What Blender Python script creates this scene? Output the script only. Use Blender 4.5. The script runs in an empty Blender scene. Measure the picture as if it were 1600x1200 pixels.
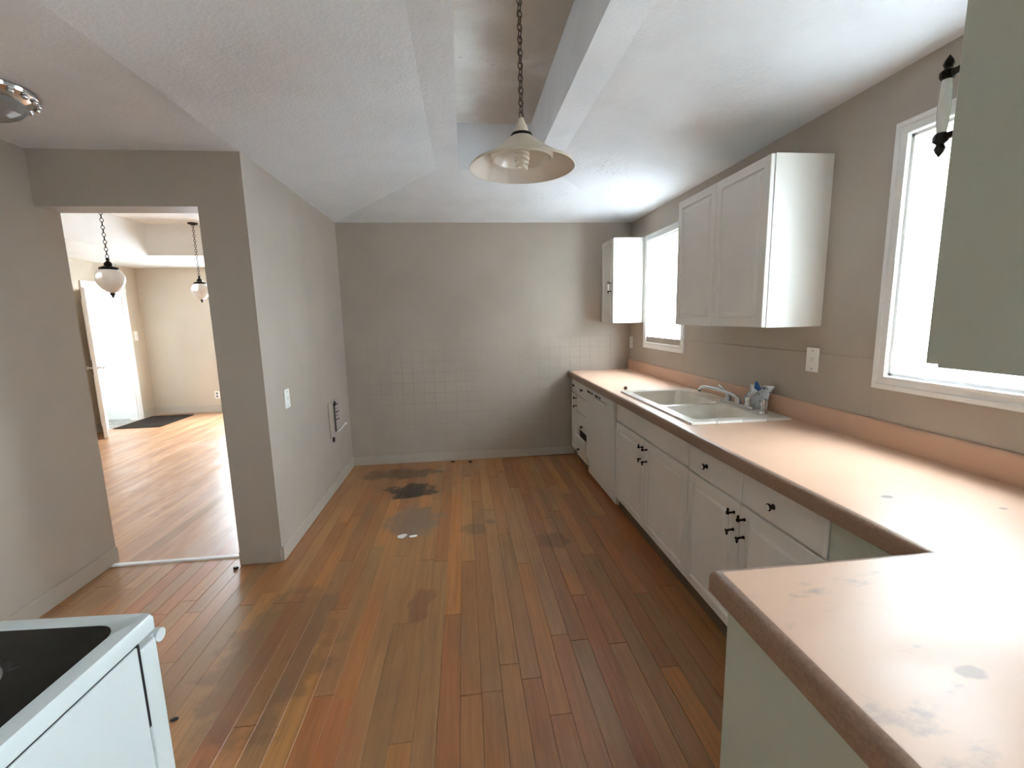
import bpy, bmesh, math, random
from mathutils import Vector, Matrix
random.seed(7)
sc = bpy.context.scene
col = sc.collection

# ------------------------------------------------------------------ camera
f_px, yaw, pitch, roll, cam_h = 695.83, .1054, -.1487, -.023, 1.4837
fw = Vector((math.sin(yaw)*math.cos(pitch), math.cos(yaw)*math.cos(pitch), math.sin(pitch)))
r0 = Vector((math.cos(yaw), -math.sin(yaw), 0)); u0 = r0.cross(fw)
rt = math.cos(roll)*r0 + math.sin(roll)*u0; up = -math.sin(roll)*r0 + math.cos(roll)*u0
cam = bpy.data.cameras.new('camera'); cam.sensor_width = 36; cam.lens = 36*f_px/1600; cam.clip_start = .02
camo = bpy.data.objects.new('camera', cam); col.objects.link(camo)
m = Matrix((rt, up, -fw)).transposed().to_4x4(); m.translation = (0, 0, cam_h); camo.matrix_world = m
sc.camera = camo

# ------------------------------------------------------------------ sky and exposure
world = bpy.data.worlds.new('overcast_sky'); sc.world = world; world.use_nodes = True
bg = world.node_tree.nodes['Background']; bg.inputs[0].default_value = (.77, .895, 1, 1); bg.inputs[1].default_value = 8.0
sc.view_settings.view_transform = 'Standard'; sc.view_settings.look = 'None'
sc.view_settings.exposure = 2.7; sc.view_settings.gamma = 1; sc.view_settings.use_curve_mapping = False
sc.cycles.max_bounces = 12; sc.cycles.diffuse_bounces = 8; sc.cycles.transparent_max_bounces = 12
sc.cycles.caustics_reflective = False; sc.cycles.caustics_refractive = False

def portal(loc, direction, sx, sy):          # daylight sampling aid for a window opening (gives no light itself)
    l = bpy.data.lights.new('window_daylight', 'AREA'); l.shape = 'RECTANGLE'; l.size = sx; l.size_y = sy
    l.cycles.is_portal = True
    o = bpy.data.objects.new('window_daylight', l); col.objects.link(o); o.location = loc
    o.rotation_euler = Vector(direction).to_track_quat('-Z', 'Z').to_euler()

# ------------------------------------------------------------------ dimensions
XL, XR, YB, H = -1.183, 1.763, 4.60, 2.417      # kitchen left wall, right wall, back wall, wall height
XA, YP, WT = -2.2516, 2.751, .159               # alcove wall, doorway wall, its thickness
XJ, ZD = -1.4336, 2.128                         # doorway right jamb, doorway head
YN = -1.9                                       # wall behind the camera
XN, YF = -5.2, 7.95                             # adjoining room: left wall, far wall
ROOF = 3.05
W1 = (3.41, 4.2185, 1.1615, 2.215)              # window casing outlines on the right wall: y0 y1 z0 z1
W2 = (1.06, 1.73, 1.148, 2.21)
WR = (-1.7, -.5, .8, 2.15)                     # unseen window added behind the camera on the same wall for fill daylight

# ------------------------------------------------------------------ material helpers
def lin(c):
    return tuple(((v/255)/12.92 if v/255 <= .04045 else ((v/255+.055)/1.055)**2.4) for v in c) + (1,)
class N:
    def __init__(s, name, rough=.5, metal=0., color=None, spec=None):
        s.m = bpy.data.materials.new(name); s.m.use_nodes = True; s.t = s.m.node_tree; s.b = s.t.nodes['Principled BSDF']
        s.b.inputs['Roughness'].default_value = rough; s.b.inputs['Metallic'].default_value = metal
        if spec is not None: s.b.inputs['Specular IOR Level'].default_value = spec
        if color: s.b.inputs['Base Color'].default_value = lin(color)
    def n(s, typ, **kw):
        q = s.t.nodes.new(typ)
        for k, v in kw.items(): setattr(q, k, v)
        return q
    def l(s, a, b): s.t.links.new(a, b)
    def pos(s): return s.n('ShaderNodeNewGeometry').outputs['Position']
    def scaled(s, vec, sc3, off=(0, 0, 0)):
        q = s.n('ShaderNodeMapping'); s.l(vec, q.inputs[0]); q.inputs['Scale'].default_value = sc3; q.inputs['Location'].default_value = off
        return q.outputs[0]
    def noise(s, vec, scale=1, detail=4, rough=.55):
        q = s.n('ShaderNodeTexNoise'); s.l(vec, q.inputs['Vector'])
        q.inputs['Scale'].default_value = scale; q.inputs['Detail'].default_value = detail; q.inputs['Roughness'].default_value = rough
        return q.outputs[0]
    def rng(s, v, a, b, c=0, d=1, smooth=True):
        q = s.n('ShaderNodeMapRange'); s.l(v, q.inputs[0])
        if smooth: q.interpolation_type = 'SMOOTHSTEP'
        for i, x in enumerate((a, b, c, d)): q.inputs[i+1].default_value = x
        return q.outputs[0]
    def math(s, op, a, b):
        q = s.n('ShaderNodeMath', operation=op)
        for i, x in enumerate((a, b)):
            if isinstance(x, (int, float)): q.inputs[i].default_value = x
            else: s.l(x, q.inputs[i])
        return q.outputs[0]
    def mix(s, fac, a, b, mode='MIX'):
        q = s.n('ShaderNodeMix', data_type='RGBA', blend_type=mode)
        for i, x in ((0, fac), (6, a), (7, b)):
            if isinstance(x, (int, float)): q.inputs[i].default_value = x
            elif isinstance(x, tuple): q.inputs[i].default_value = x
            else: s.l(x, q.inputs[i])
        return q.outputs[2]
    def blob(s, vec, centre, radius, warp=.1, wscale=8, soft=.5, stretch=(1, 1, 1)):   # irregular spot, 1 inside
        d = s.n('ShaderNodeVectorMath', operation='SUBTRACT'); s.l(vec, d.inputs[0]); d.inputs[1].default_value = centre
        k = s.n('ShaderNodeVectorMath', operation='MULTIPLY'); s.l(d.outputs[0], k.inputs[0]); k.inputs[1].default_value = stretch
        ln = s.n('ShaderNodeVectorMath', operation='LENGTH'); s.l(k.outputs[0], ln.inputs[0])
        nz = s.math('MULTIPLY', s.math('SUBTRACT', s.noise(vec, wscale, 4), .5), warp*2)
        return s.rng(s.math('ADD', ln.outputs['Value'], nz), radius, radius*soft)
    def base(s, c):
        if isinstance(c, tuple): s.b.inputs['Base Color'].default_value = c
        else: s.l(c, s.b.inputs['Base Color'])
        return s
    def rough(s, v): s.l(v, s.b.inputs['Roughness']); return s
    def bump(s, h, strength=.2, dist=.002):
        q = s.n('ShaderNodeBump'); q.inputs['Strength'].default_value = strength; q.inputs['Distance'].default_value = dist
        s.l(h, q.inputs['Height']); s.l(q.outputs[0], s.b.inputs['Normal']); return s

def paint(name, c, c2, rough=.55, bscale=90, bst=.12):
    q = N(name, rough); p = q.pos()
    q.base(q.mix(q.rng(q.noise(p, 1.7, 5), .35, .7), lin(c), lin(c2)))
    q.bump(q.noise(p, bscale, 3), bst, .002); return q.m
M = {}
M['wall'] = paint('taupe_wall_paint', (177, 167, 154), (170, 160, 147), .5)
M['wall2'] = paint('beige_room_paint', (196, 184, 166), (190, 178, 160), .55)
M['base'] = paint('painted_baseboard', (186, 179, 167), (176, 168, 155), .45)
M['trim'] = paint('white_trim_paint', (236, 236, 234), (228, 228, 226), .4, 60, .03)
M['white_cab'] = paint('white_thermofoil', (232, 230, 224), (226, 223, 216), .33, 40, .015)
M['panel'] = paint('cream_end_panel', (190, 198, 184), (182, 190, 176), .5, 50, .04)
M['appliance'] = paint('white_enamel', (204, 212, 212), (199, 207, 207), .25, 20, .008)
M['dish_enamel'] = paint('warm_white_enamel', (226, 225, 221), (221, 220, 215), .28, 20, .008)
M['toe'] = paint('brown_toe_board', (120, 100, 82), (92, 76, 60), .6)
M['porcelain'] = N('white_porcelain', .2, 0, (238, 236, 230)).m
M['dark_metal'] = N('dark_bronze', .38, .75, (40, 34, 30)).m
M['chrome'] = N('chrome', .14, 1, (205, 205, 205)).m
M['black'] = N('black_gap', .6, 0, (14, 13, 12)).m
M['grey_plastic'] = N('grey_plastic', .4, 0, (110, 110, 110)).m
M['plate'] = N('white_plastic_plate', .35, 0, (238, 238, 234)).m
M['cream'] = paint('cream_enamel', (222, 214, 196), (212, 203, 184), .3, 30, .02)
M['bulb'] = N('unlit_bulb_glass', .2, 0, (240, 238, 228)).m
M['chain'] = N('aged_brass', .6, .4, (70, 54, 40)).m
M['sub'] = N('dark_subfloor', .8, 0, (46, 34, 26)).m
M['ground'] = paint('pale_concrete_ground', (184, 187, 188), (172, 175, 176), .8, 20, .1)
M['roof'] = N('roof_slab', .8, 0, (120, 118, 115)).m

q = N('textured_ceiling_paint', .75); p = q.pos()
spk = q.math('MULTIPLY', q.rng(q.noise(p, 55, 4, .7), .56, .66), q.blob(p, (.98, 3.25, 2.56), .42, .2, 6, .3, (1, 1.3, 1)))
c = q.mix(q.rng(q.noise(p, 2.2, 5), .4, .75), lin((234, 237, 241)), lin((225, 228, 231)))
c = q.mix(q.math('MULTIPLY', spk, .55), c, lin((140, 128, 120)))
q.base(c); q.bump(q.math('ADD', q.noise(p, 60, 3), q.noise(p, 16, 3)), .35, .006); M['ceil'] = q.m
q = N('grimy_recess_paint', .8); p = q.pos()
g = q.rng(q.math('ADD', q.noise(p, 2.0, 6, .55), q.math('MULTIPLY', q.blob(p, (.42, 2.5, 2.88), .9, .15, 4, .2, (1.6, .5, 1)), .25)), .42, .80)
c = q.mix(g, lin((240, 239, 236)), lin((196, 188, 176)))
c = q.mix(q.rng(q.noise(p, 34, 6, .7), .62, .72), c, lin((150, 141, 128)))
q.base(c); q.bump(q.noise(p, 50, 4), .4, .006); M['recess'] = q.m

def wood(name, use_object_color, tint=(1, 1, 1), stains=True, rlo=.28, rhi=.45):
    q = N(name, .3); p = q.pos()
    oi = q.n('ShaderNodeObjectInfo')
    sh = q.n('ShaderNodeVectorMath', operation='ADD'); q.l(p, sh.inputs[0])
    cm = q.n('ShaderNodeCombineXYZ'); q.l(q.math('MULTIPLY', oi.outputs['Random'], 37.), cm.inputs[1]); q.l(cm.outputs[0], sh.inputs[1])
    grain = q.noise(q.scaled(sh.outputs[0], (46, 1.8, 1)), 1, 4, .55)
    fine = q.noise(q.scaled(sh.outputs[0], (80, 5, 1)), 1, 3)
    if use_object_color: basec = oi.outputs['Color']
    else:
        at = q.n('ShaderNodeVertexColor'); at.layer_name = 'tone'; basec = at.outputs['Color']
    c = q.mix(q.rng(grain, .38, .72, 0, .38), basec, lin((104, 66, 38)))
    c = q.mix(q.rng(fine, .45, .75, 0, .18), c, lin((196, 150, 98)))
    if stains:
        wear = q.rng(q.noise(q.scaled(p, (2.0, .9, 1)), 1, 6, .62), .48, .66, 0, .55)
        c = q.mix(wear, c, lin((142, 110, 74)))
        streak = q.rng(q.noise(q.scaled(p, (9, .7, 1), (3, 1, 0)), 1, 4), .56, .7, 0, .5)
        c = q.mix(streak, c, lin((120, 92, 64)))
        red = q.rng(q.noise(q.scaled(p, (5, .8, 1), (8, 4, 0)), 1, 4), .54, .7, 0, .5)
        c = q.mix(red, c, lin((160, 98, 60)))
        for ce, r, w, k, tone, st in (((-.50, 3.80, 0), .19, .17, .97, (38, 16, 9), (.75, 1, 1)), ((-.66, 4.25, 0), .26, .2, .75, (70, 46, 32), (.6, 1.6, 1)),
                                     ((-.42, 3.2, 0), .22, .14, .6, (112, 100, 92), (1, .75, 1)), ((.02, 3.0, 0), .10, .09, .5, (78, 60, 44), (1, 1, 1)),
                                     ((.55, 2.75, 0), .12, .1, .5, (74, 56, 38), (1, 1, 1)), ((-.28, 2.2, 0), .12, .12, .45, (92, 42, 24), (1.6, .8, 1)),
                                     ((-.9, 1.95, 0), .28, .2, .4, (70, 52, 34), (1, .5, 1)), ((.15, 3.1, 0), .05, .05, .5, (60, 46, 34), (1, 1, 1))):
            c = q.mix(q.math('MULTIPLY', q.blob(p, ce, r, w, 9, .68, st), k), c, lin(tone))
        spots = q.rng(q.noise(p, 24, 5, .7), .70, .76, 0, .6)
        c = q.mix(spots, c, lin((52, 36, 24)))
    q.base(c)
    q.rough(q.rng(q.noise(q.scaled(p, (6, 2, 1)), 1, 5), .3, .7, rlo, rhi))
    q.bump(q.noise(p, 7, 3), .08, .002)
    q.b.inputs['Coat Weight'].default_value = .45; q.b.inputs['Coat Roughness'].default_value = .4
    return q.m
M['plank'] = wood('worn_oak_strip', True)
M['plank2'] = wood('pale_oak_strip', False, stains=False, rlo=.3, rhi=.5)

q = N('pink_beige_laminate', .25); p = q.pos()
c = lin((208, 170, 143))
c = q.mix(q.rng(q.noise(q.scaled(p, (2, 1.2, 1)), 1, 5), .4, .75, 0, .5), c, lin((198, 164, 140)))
area = q.blob(p, (1.05, .62, .91), .75, .2, 3, .35)
scuff = q.math('MULTIPLY', q.rng(q.noise(q.scaled(p, (9, 15, 1)), 1, 6, .62), .54, .72, 0, .75), area)
c = q.mix(scuff, c, lin((128, 124, 122)))
for ce, r, tone, k in (((1.278, 1.176, .91), .022, (120, 108, 98), .9), ((1.52, 1.05, .91), .016, (130, 112, 100), .8), ((.96, .73, .91), .035, (104, 98, 92), .7), ((1.12, .80, .91), .04, (104, 98, 92), .6), ((.78, .55, .91), .03, (110, 104, 98), .5)):
    c = q.mix(q.math('MULTIPLY', q.blob(p, ce, r, .012, 40, .6, (1, 1.7, 1)), k), c, lin(tone))
q.base(c); q.rough(q.rng(q.noise(p, 4, 3), .3, .7, .36, .46)); M['laminate'] = q.m
q = N('brown_speckled_edge_laminate', .4); p = q.pos()
c = q.mix(q.rng(q.noise(p, 120, 2), .4, .62), lin((152, 122, 100)), lin((140, 112, 92))); q.base(c); M['edge'] = q.m
q = N('bisque_sink_enamel', .22); p = q.pos()
q.base(q.mix(q.rng(q.noise(p, 5, 5), .4, .75), lin((226, 220, 208)), lin((206, 197, 182)))); M['sink'] = q.m
q = N('black_glass_cooktop', .12, spec=.22); p = q.n('ShaderNodeTexCoord').outputs['Object']
dirt = q.rng(q.noise(p, 60, 5, .7), .66, .74, 0, .45)
c = q.mix(dirt, lin((20, 18, 18)), lin((150, 144, 138)))
q.base(c); q.rough(q.rng(q.noise(p, 8, 4), .3, .7, .12, .35)); M['cooktop'] = q.m
M['oven_glass'] = N('dark_oven_glass', .08, 0, (16, 16, 17)).m
q = N('dark_woven_mat', 1., spec=.05); p = q.pos()
q.base(q.mix(q.rng(q.noise(p, 60, 4, .7), .42, .62), lin((26, 20, 17)), lin((66, 58, 52)))); q.bump(q.noise(p, 220, 2), .6, .004); M['mat'] = q.m
q = N('grey_entry_floor', .6); p = q.pos(); q.base(q.mix(q.rng(q.noise(p, 9, 4), .4, .6), lin((150, 146, 140)), lin((120, 116, 110)))); M['entry'] = q.m
q = N('milk_glass', .25); q.base(lin((244, 240, 236))); q.b.inputs['Subsurface Weight'].default_value = .0
q.b.inputs['Transmission Weight'].default_value = .25; M['milk'] = q.m
q = N('cut_clear_glass', .08); q.base(lin((225, 225, 222))); q.b.inputs['Transmission Weight'].default_value = .75; M['cutglass'] = q.m
q = N('clear_packet_film', .15); p = q.n('ShaderNodeTexCoord').outputs['Object']
c = q.mix(q.rng(q.noise(p, 26, 4, .6), .60, .64), lin((226, 232, 236)), lin((70, 116, 172)))
c = q.mix(q.rng(q.noise(q.scaled(p, (1, 1, 1), (4, 2, 7)), 30, 3), .60, .68), c, lin((150, 158, 162)))
q.base(c); q.b.inputs['Alpha'].default_value = .88; M['packet'] = q.m
M['blue'] = N('blue_plastic', .3, 0, (36, 92, 160)).m
# window glass: thin clear pane
q = N('window_glass', .05); tr = q.n('ShaderNodeBsdfTransparent'); gl = q.n('ShaderNodeBsdfGlossy'); gl.inputs['Roughness'].default_value = .03
mx = q.n('ShaderNodeMixShader'); mx.inputs[0].default_value = .04
q.l(tr.outputs[0], mx.inputs[1]); q.l(gl.outputs[0], mx.inputs[2])
q.l(mx.outputs[0], q.t.nodes['Material Output'].inputs[0]); M['glass'] = q.m

# ------------------------------------------------------------------ geometry helpers
def box(bm, x0, x1, y0, y1, z0, z1, r=0, seg=2):
    vs = [bm.verts.new((x, y, z)) for z in (z0, z1) for y in (y0, y1) for x in (x0, x1)]
    fs = [bm.faces.new([vs[i] for i in f]) for f in ((0, 2, 3, 1), (4, 5, 7, 6), (0, 1, 5, 4), (2, 6, 7, 3), (0, 4, 6, 2), (1, 3, 7, 5))]
    if r:
        es = list({e for f in fs for e in f.edges}); bmesh.ops.bevel(bm, geom=es, offset=r, segments=seg, profile=.5, affect='EDGES')
    return bm
def BX(*a, **k): return box(bmesh.new(), *a, **k)
def loft(bm, rings, cap0=True, cap1=True, close=True, mat=0):
    R = [[bm.verts.new(p) for p in ring] for ring in rings]
    n = len(R[0])
    for a, b in zip(R, R[1:]):
        for i in range(n if close else n-1):
            f = bm.faces.new((a[i], a[(i+1) % n], b[(i+1) % n], b[i])); f.material_index = mat
    if cap0: f = bm.faces.new(R[0][::-1]); f.material_index = mat
    if cap1: f = bm.faces.new(R[-1]); f.material_index = mat
    return bm
def lathe(bm, prof, c=(0, 0, 0), n=24, axis='z', mat=0, cap0=False, cap1=False):
    def pt(r, h, a):
        x, y = r*math.cos(a), r*math.sin(a)
        v = {'z': (x, y, h), 'x': (h, x, y), 'y': (y, h, x)}[axis]
        return (c[0]+v[0], c[1]+v[1], c[2]+v[2])
    return loft(bm, [[pt(max(r, 1e-5), h, 2*math.pi*i/n) for i in range(n)] for r, h in prof], cap0, cap1, True, mat)
def tube(bm, pts, r, n=10, mat=0, cap=True):
    pts = [Vector(p) for p in pts]; rings = []; prev = None
    for i, p in enumerate(pts):
        t = (pts[min(i+1, len(pts)-1)] - pts[max(i-1, 0)]).normalized()
        a = prev if prev else (Vector((0, 0, 1)) if abs(t.z) < .9 else Vector((1, 0, 0)))
        u = (a - t*a.dot(t)).normalized(); prev = u; v = t.cross(u)
        rr = r[i] if isinstance(r, (list, tuple)) else r
        rings.append([p + rr*(math.cos(2*math.pi*k/n)*u + math.sin(2*math.pi*k/n)*v) for k in range(n)])
    return loft(bm, rings, cap, cap, True, mat)
def torus(bm, c, R, r, stretch=1, rotz=0, n=10, k=6):     # upright chain link in a vertical plane
    for_pts = []
    for i in range(n+1):
        a = 2*math.pi*i/n; x = R*math.cos(a); z = R*stretch*math.sin(a)
        for_pts.append((c[0]+x*math.cos(rotz), c[1]+x*math.sin(rotz), c[2]+z))
    return tube(bm, for_pts, r, k, cap=False)
def rrect(x0, x1, y0, y1, r, z, n=5):
    out = []
    for cx, cy, a0 in ((x1-r, y1-r, 0), (x0+r, y1-r, 90), (x0+r, y0+r, 180), (x1-r, y0+r, 270)):
        for i in range(n+1):
            a = math.radians(a0+90*i/n); out.append((cx+r*math.cos(a), cy+r*math.sin(a), z))
    return out
WL = {}
def mk(name, bm, mats, parent=None, smooth=False, local=False, kind=None):
    if parent is not None and not local:
        bmesh.ops.translate(bm, verts=bm.verts, vec=-Vector(WL[parent.name]))
    bmesh.ops.recalc_face_normals(bm, faces=bm.faces)
    me = bpy.data.meshes.new(name); bm.to_mesh(me); bm.free()
    for x in (mats if isinstance(mats, (list, tuple)) else [mats]): me.materials.append(M[x])
    if smooth:
        for pl in me.polygons: pl.use_smooth = True
        if smooth != 'all':
            try: me.set_sharp_from_angle(angle=math.radians(38))
            except Exception: pass
    o = bpy.data.objects.new(name, me); col.objects.link(o)
    if parent is not None: o.parent = parent; WL[o.name] = WL[parent.name]
    else: WL[o.name] = (0, 0, 0)
    if kind: o['kind'] = kind
    return o
def inst(name, me, loc, parent, rotz=0):
    o = bpy.data.objects.new(name, me); col.objects.link(o)
    o.location = Vector(loc) - Vector(WL[parent.name]); o.rotation_euler.z = rotz; o.parent = parent; WL[o.name] = tuple(loc); return o
def thing(name, label, cat, loc, group=None, rotz=0):
    o = bpy.data.objects.new(name, None); col.objects.link(o); o.empty_display_size = .1
    o.location = loc; o.rotation_euler.z = rotz; WL[o.name] = tuple(loc); o['label'] = label; o['category'] = cat
    if group: o['group'] = group
    return o
def tag(o, label, cat, group=None):
    o['label'] = label; o['category'] = cat
    if group: o['group'] = group
    return o
def struct(name, bm, mats, smooth=False): return mk(name, bm, mats, None, smooth, kind='structure')
def structroot(name, loc):
    o = bpy.data.objects.new(name, None); col.objects.link(o); o.location = loc; WL[o.name] = tuple(loc); o['kind'] = 'structure'; return o
def mesh_of(bm, name, mats, smooth=True):
    o = mk(name, bm, mats, None, smooth); me = o.data; bpy.data.objects.remove(o); return me

# ------------------------------------------------------------------ room shell: kitchen
def wall_with_holes_x(x0, x1, y0, y1, z0, z1, holes):       # wall in a plane of constant x; holes (y0,y1,z0,z1)
    bm = bmesh.new(); cur = y0
    for h in sorted(holes):
        box(bm, x0, x1, cur, h[0], z0, z1)
        if h[2] > z0: box(bm, x0, x1, h[0], h[1], z0, h[2])
        box(bm, x0, x1, h[0], h[1], h[3], z1); cur = h[1]
    box(bm, x0, x1, cur, y1, z0, z1); return bm
def wall_with_holes_y(y0, y1, x0, x1, z0, z1, holes):
    bm = bmesh.new(); cur = x0
    for h in sorted(holes):
        box(bm, cur, h[0], y0, y1, z0, z1)
        if h[2] > z0: box(bm, h[0], h[1], y0, y1, z0, h[2])
        box(bm, h[0], h[1], y0, y1, h[3], z1); cur = h[1]
    box(bm, cur, x1, y0, y1, z0, z1); return bm
CW = .058                                                     # casing width
def opening(w): return (w[0]+CW, w[1]-CW, w[2]+CW, w[3]-CW)
struct('wall_right', wall_with_holes_x(XR, XR+.17, YN, YB+.15, -.05, ROOF, [opening(W1), opening(W2), WR]), 'wall')
wall_back = struct('wall_back', BX(XL-.12, XR, YB, YB+.15, -.05, ROOF), 'wall')
struct('wall_left', BX(XL-.12, XL, YP+.0, YB, -.05, ROOF), 'wall')
bm = bmesh.new(); box(bm, XA, XJ, YP, YP+WT, ZD, ROOF); box(bm, XJ, XL-.12, YP, YP+WT, -.05, ROOF)
struct('wall_doorway', bm, 'wall')
struct('wall_alcove', BX(XA-.12, XA, YN, YP+WT, -.05, ROOF), 'wall')
struct('wall_behind', BX(XA-.12, XR+.17, YN-.15, YN, -.05, ROOF), 'wall')
# tray ceiling
RX0, RX1, RI0, RI1, RYF, RYN, ZR, ZT = -.155, .71, .008, .55, 3.475, -.75, 2.56, 2.88
bm = bmesh.new()
def quad(bm, pts, mat=0):
    f = bm.faces.new([bm.verts.new(p) for p in pts]); f.material_index = mat
A, B, Cc, D = (XL, YB, H), (XR, YB, H), (XR, YN, H), (XL, YN, H)
a, b, c_, d = (RX0, RYF, ZR), (RX1, RYF, ZR), (RX1, RYN, ZR), (RX0, RYN, ZR)
ia, ib, ic, idd = (RI0, RYF, ZR), (RI1, RYF, ZR), (RI1, RYN, ZR), (RI0, RYN, ZR)
T = lambda p: (p[0], p[1], ZT)
quad(bm, (A, D, d, a)); quad(bm, (B, b, c_, Cc)); quad(bm, (D, Cc, c_, ic, idd, d)); quad(bm, (A, a, ia, ib, b, B))
quad(bm, (a, d, idd, ia)); quad(bm, (b, ib, ic, c_))
quad(bm, (ia, idd, T(idd), T(ia))); quad(bm, (ib, T(ib), T(ic), ic)); quad(bm, (ia, T(ia), T(ib), ib)); quad(bm, (ic, T(ic), T(idd), idd))
quad(bm, (T(ia), T(idd), T(ic), T(ib)), 1)
quad(bm, ((XA, YN, H), (XL, YN, H), (XL, YP, H), (XA, YP, H)))       # flat alcove ceiling
bmesh.ops.remove_doubles(bm, verts=bm.verts, dist=1e-4)
ceiling = struct('ceiling', bm, ['ceil', 'recess'])
# pale outdoor plane and neighbour wall, unseen, added to balance the window daylight
struct('ground', BX(-40, 40, -40, 40, -.75, -.65), 'ground')
struct('wall_neighbour', BX(4.6, 4.8, -7, 4.3, -.65, 5.5), 'trim')
struct('roof', BX(XN-1.6, XR+.2, YN-.2, YF+.3, ROOF, ROOF+.1), 'roof')  # unseen slab put over the walls to stop daylight leaking in

# ------------------------------------------------------------------ floor of single planks
floor = struct('floor', BX(XA, XR, YN, YB, -.06, -.016), 'sub')
PW = .084
bm = BX(-PW/2+.0004, PW/2-.0004, -.5, .5, -.0155, 0)
es = [e for e in bm.edges if all(v.co.z > -.001 for v in e.verts)]
bmesh.ops.bevel(bm, geom=es, offset=.0012, segments=1, affect='EDGES')
plank_mesh = mesh_of(bm, 'plank', 'plank', False)
tones = [(172, 114, 58), (160, 102, 52), (182, 126, 66), (154, 102, 56), (168, 100, 50), (158, 112, 68), (148, 106, 64), (174, 114, 58), (154, 96, 52), (166, 118, 68)]
nstrip = int((XR-XA)/PW)+1
rp = random.Random(3)
for i in range(nstrip):
    x = XA + PW*(i+.5)
    if x + PW/2 > XR: break
    y = YN - rp.random()*1.1
    run = rp.choice(tones)
    while y < YB:
        L = rp.uniform(.9, 1.9); y1 = min(y+L, YB)
        if YB - y1 < .35: y1 = YB
        ys = max(y, YN)
        if y1 - ys > .05:
            o = inst('plank', plank_mesh, (x, (ys+y1)/2, rp.uniform(-.0005, .0002)), floor)
            o.scale.y = y1 - ys - .0012
            t = rp.choice(tones) if rp.random() < .65 else run
            k = rp.uniform(.9, 1.08)
            lc = lin(t); o.color = (lc[0]*k, lc[1]*k, lc[2]*k, 1)
        y = y1

# ------------------------------------------------------------------ wall tiles of the back wall (painted over)
TS = (XR-XL)/27; rows = 11; tz0 = 1.272 - rows*.1075
bm = BX(-TS/2+.0007, TS/2-.0007, -.0018, .004, -.1075/2+.0007, .1075/2-.0007)
es = [e for e in bm.edges if all(v.co.y < -.001 for v in e.verts)]
bmesh.ops.bevel(bm, geom=es, offset=.0011, segments=1, affect='EDGES')
tile_mesh = mesh_of(bm, 'tile', 'wall', False)
for i in range(27):
    for j in range(rows):
        inst('tile', tile_mesh, (XL+TS*(i+.5), YB-.0006-rp.random()*.0005, tz0+.1075*(j+.5)), wall_back)
bm = BX(XR-.006, XR+.001, W2[1]+.002, YB, .93, 1.272, r=.002); box(bm, XR-.006, XR+.001, .25, W2[1]+.002, .93, W2[2]-.001); struct('trim_wainscot', bm, 'wall')

# ------------------------------------------------------------------ baseboards, threshold
def baseboard(name, x0, x1, y0, y1, h=.092, mat='base'):
    return struct(name, BX(x0, x1, y0, y1, 0, h, r=.004), mat)
baseboard('baseboard_back', XL+.013, 1.15, YB-.0165, YB-.0024)
baseboard('baseboard_left', XL, XL+.013, YP, YB)
baseboard('baseboard_doorway', XJ, XL, YP-.012, YP, .085, 'wall')
baseboard('baseboard_alcove', XA, XA+.013, YN, YP+WT, .1, 'wall')
bm = bmesh.new(); loft(bm, [[(x, YP+.085, 0), (x, YP+.092, .008), (x, YP+.118, .008), (x, YP+.125, 0)] for x in (XA, XJ)])
struct('trim_threshold', bm, 'trim')

# ------------------------------------------------------------------ windows
def window_x(name, w, xin, xout):
    y0, y1, z0, z1 = w; root = structroot(name, (xin, (y0+y1)/2, z0))
    rings = [(0, .0), (0, .013), (.004, .018), (.020, .018), (.024, .012), (.044, .012), (.048, .016), (CW-.004, .016), (CW, .010), (CW, 0)]
    def P(inset, d, k):
        yy = (y0+inset, y1-inset, y1-inset, y0+inset)[k]; zz = (z0+inset, z0+inset, z1-inset, z1-inset)[k]
        return (xin - d, yy, zz)
    for k in range(4):
        bm = bmesh.new(); loft(bm, [[P(i, d, k) for i, d in rings], [P(i, d, (k+1) % 4) for i, d in rings]])
        mk('casing', bm, 'trim', root)
    oy0, oy1, oz0, oz1 = opening(w); t = .012
    bm = bmesh.new()
    box(bm, xin, xout, oy0, oy0+t, oz0, oz1); box(bm, xin, xout, oy1-t, oy1, oz0, oz1)
    box(bm, xin, xout, oy0, oy1, oz1-t, oz1); box(bm, xin, xout, oy0, oy1, oz0, oz0+t)
    mk('jamb', bm, 'trim', root)
    xs = xin+.13; s = .010; zm = (oz0+oz1)/2
    bm = bmesh.new(); a0, a1, b0, b1 = oy0+t, oy1-t, oz0+t, oz1-t
    box(bm, xs, xs+.03, a0, a0+s, b0, b1); box(bm, xs, xs+.03, a1-s, a1, b0, b1)
    box(bm, xs, xs+.03, a0+s, a1-s, b1-s, b1); box(bm, xs, xs+.03, a0+s, a1-s, b0, b0+s)
    sash = mk('sash', bm, 'trim', root)
    mk('pane', BX(xs+.012, xs+.016, a0+s, a1-s, b0+s, b1-s), 'glass', sash)
    portal((xout+.02, (oy0+oy1)/2, zm), (-1, 0, 0), oy1-oy0, oz1-oz0)
window_x('window_1', W1, XR, XR+.17)
window_x('window_2', W2, XR, XR+.17)

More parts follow.
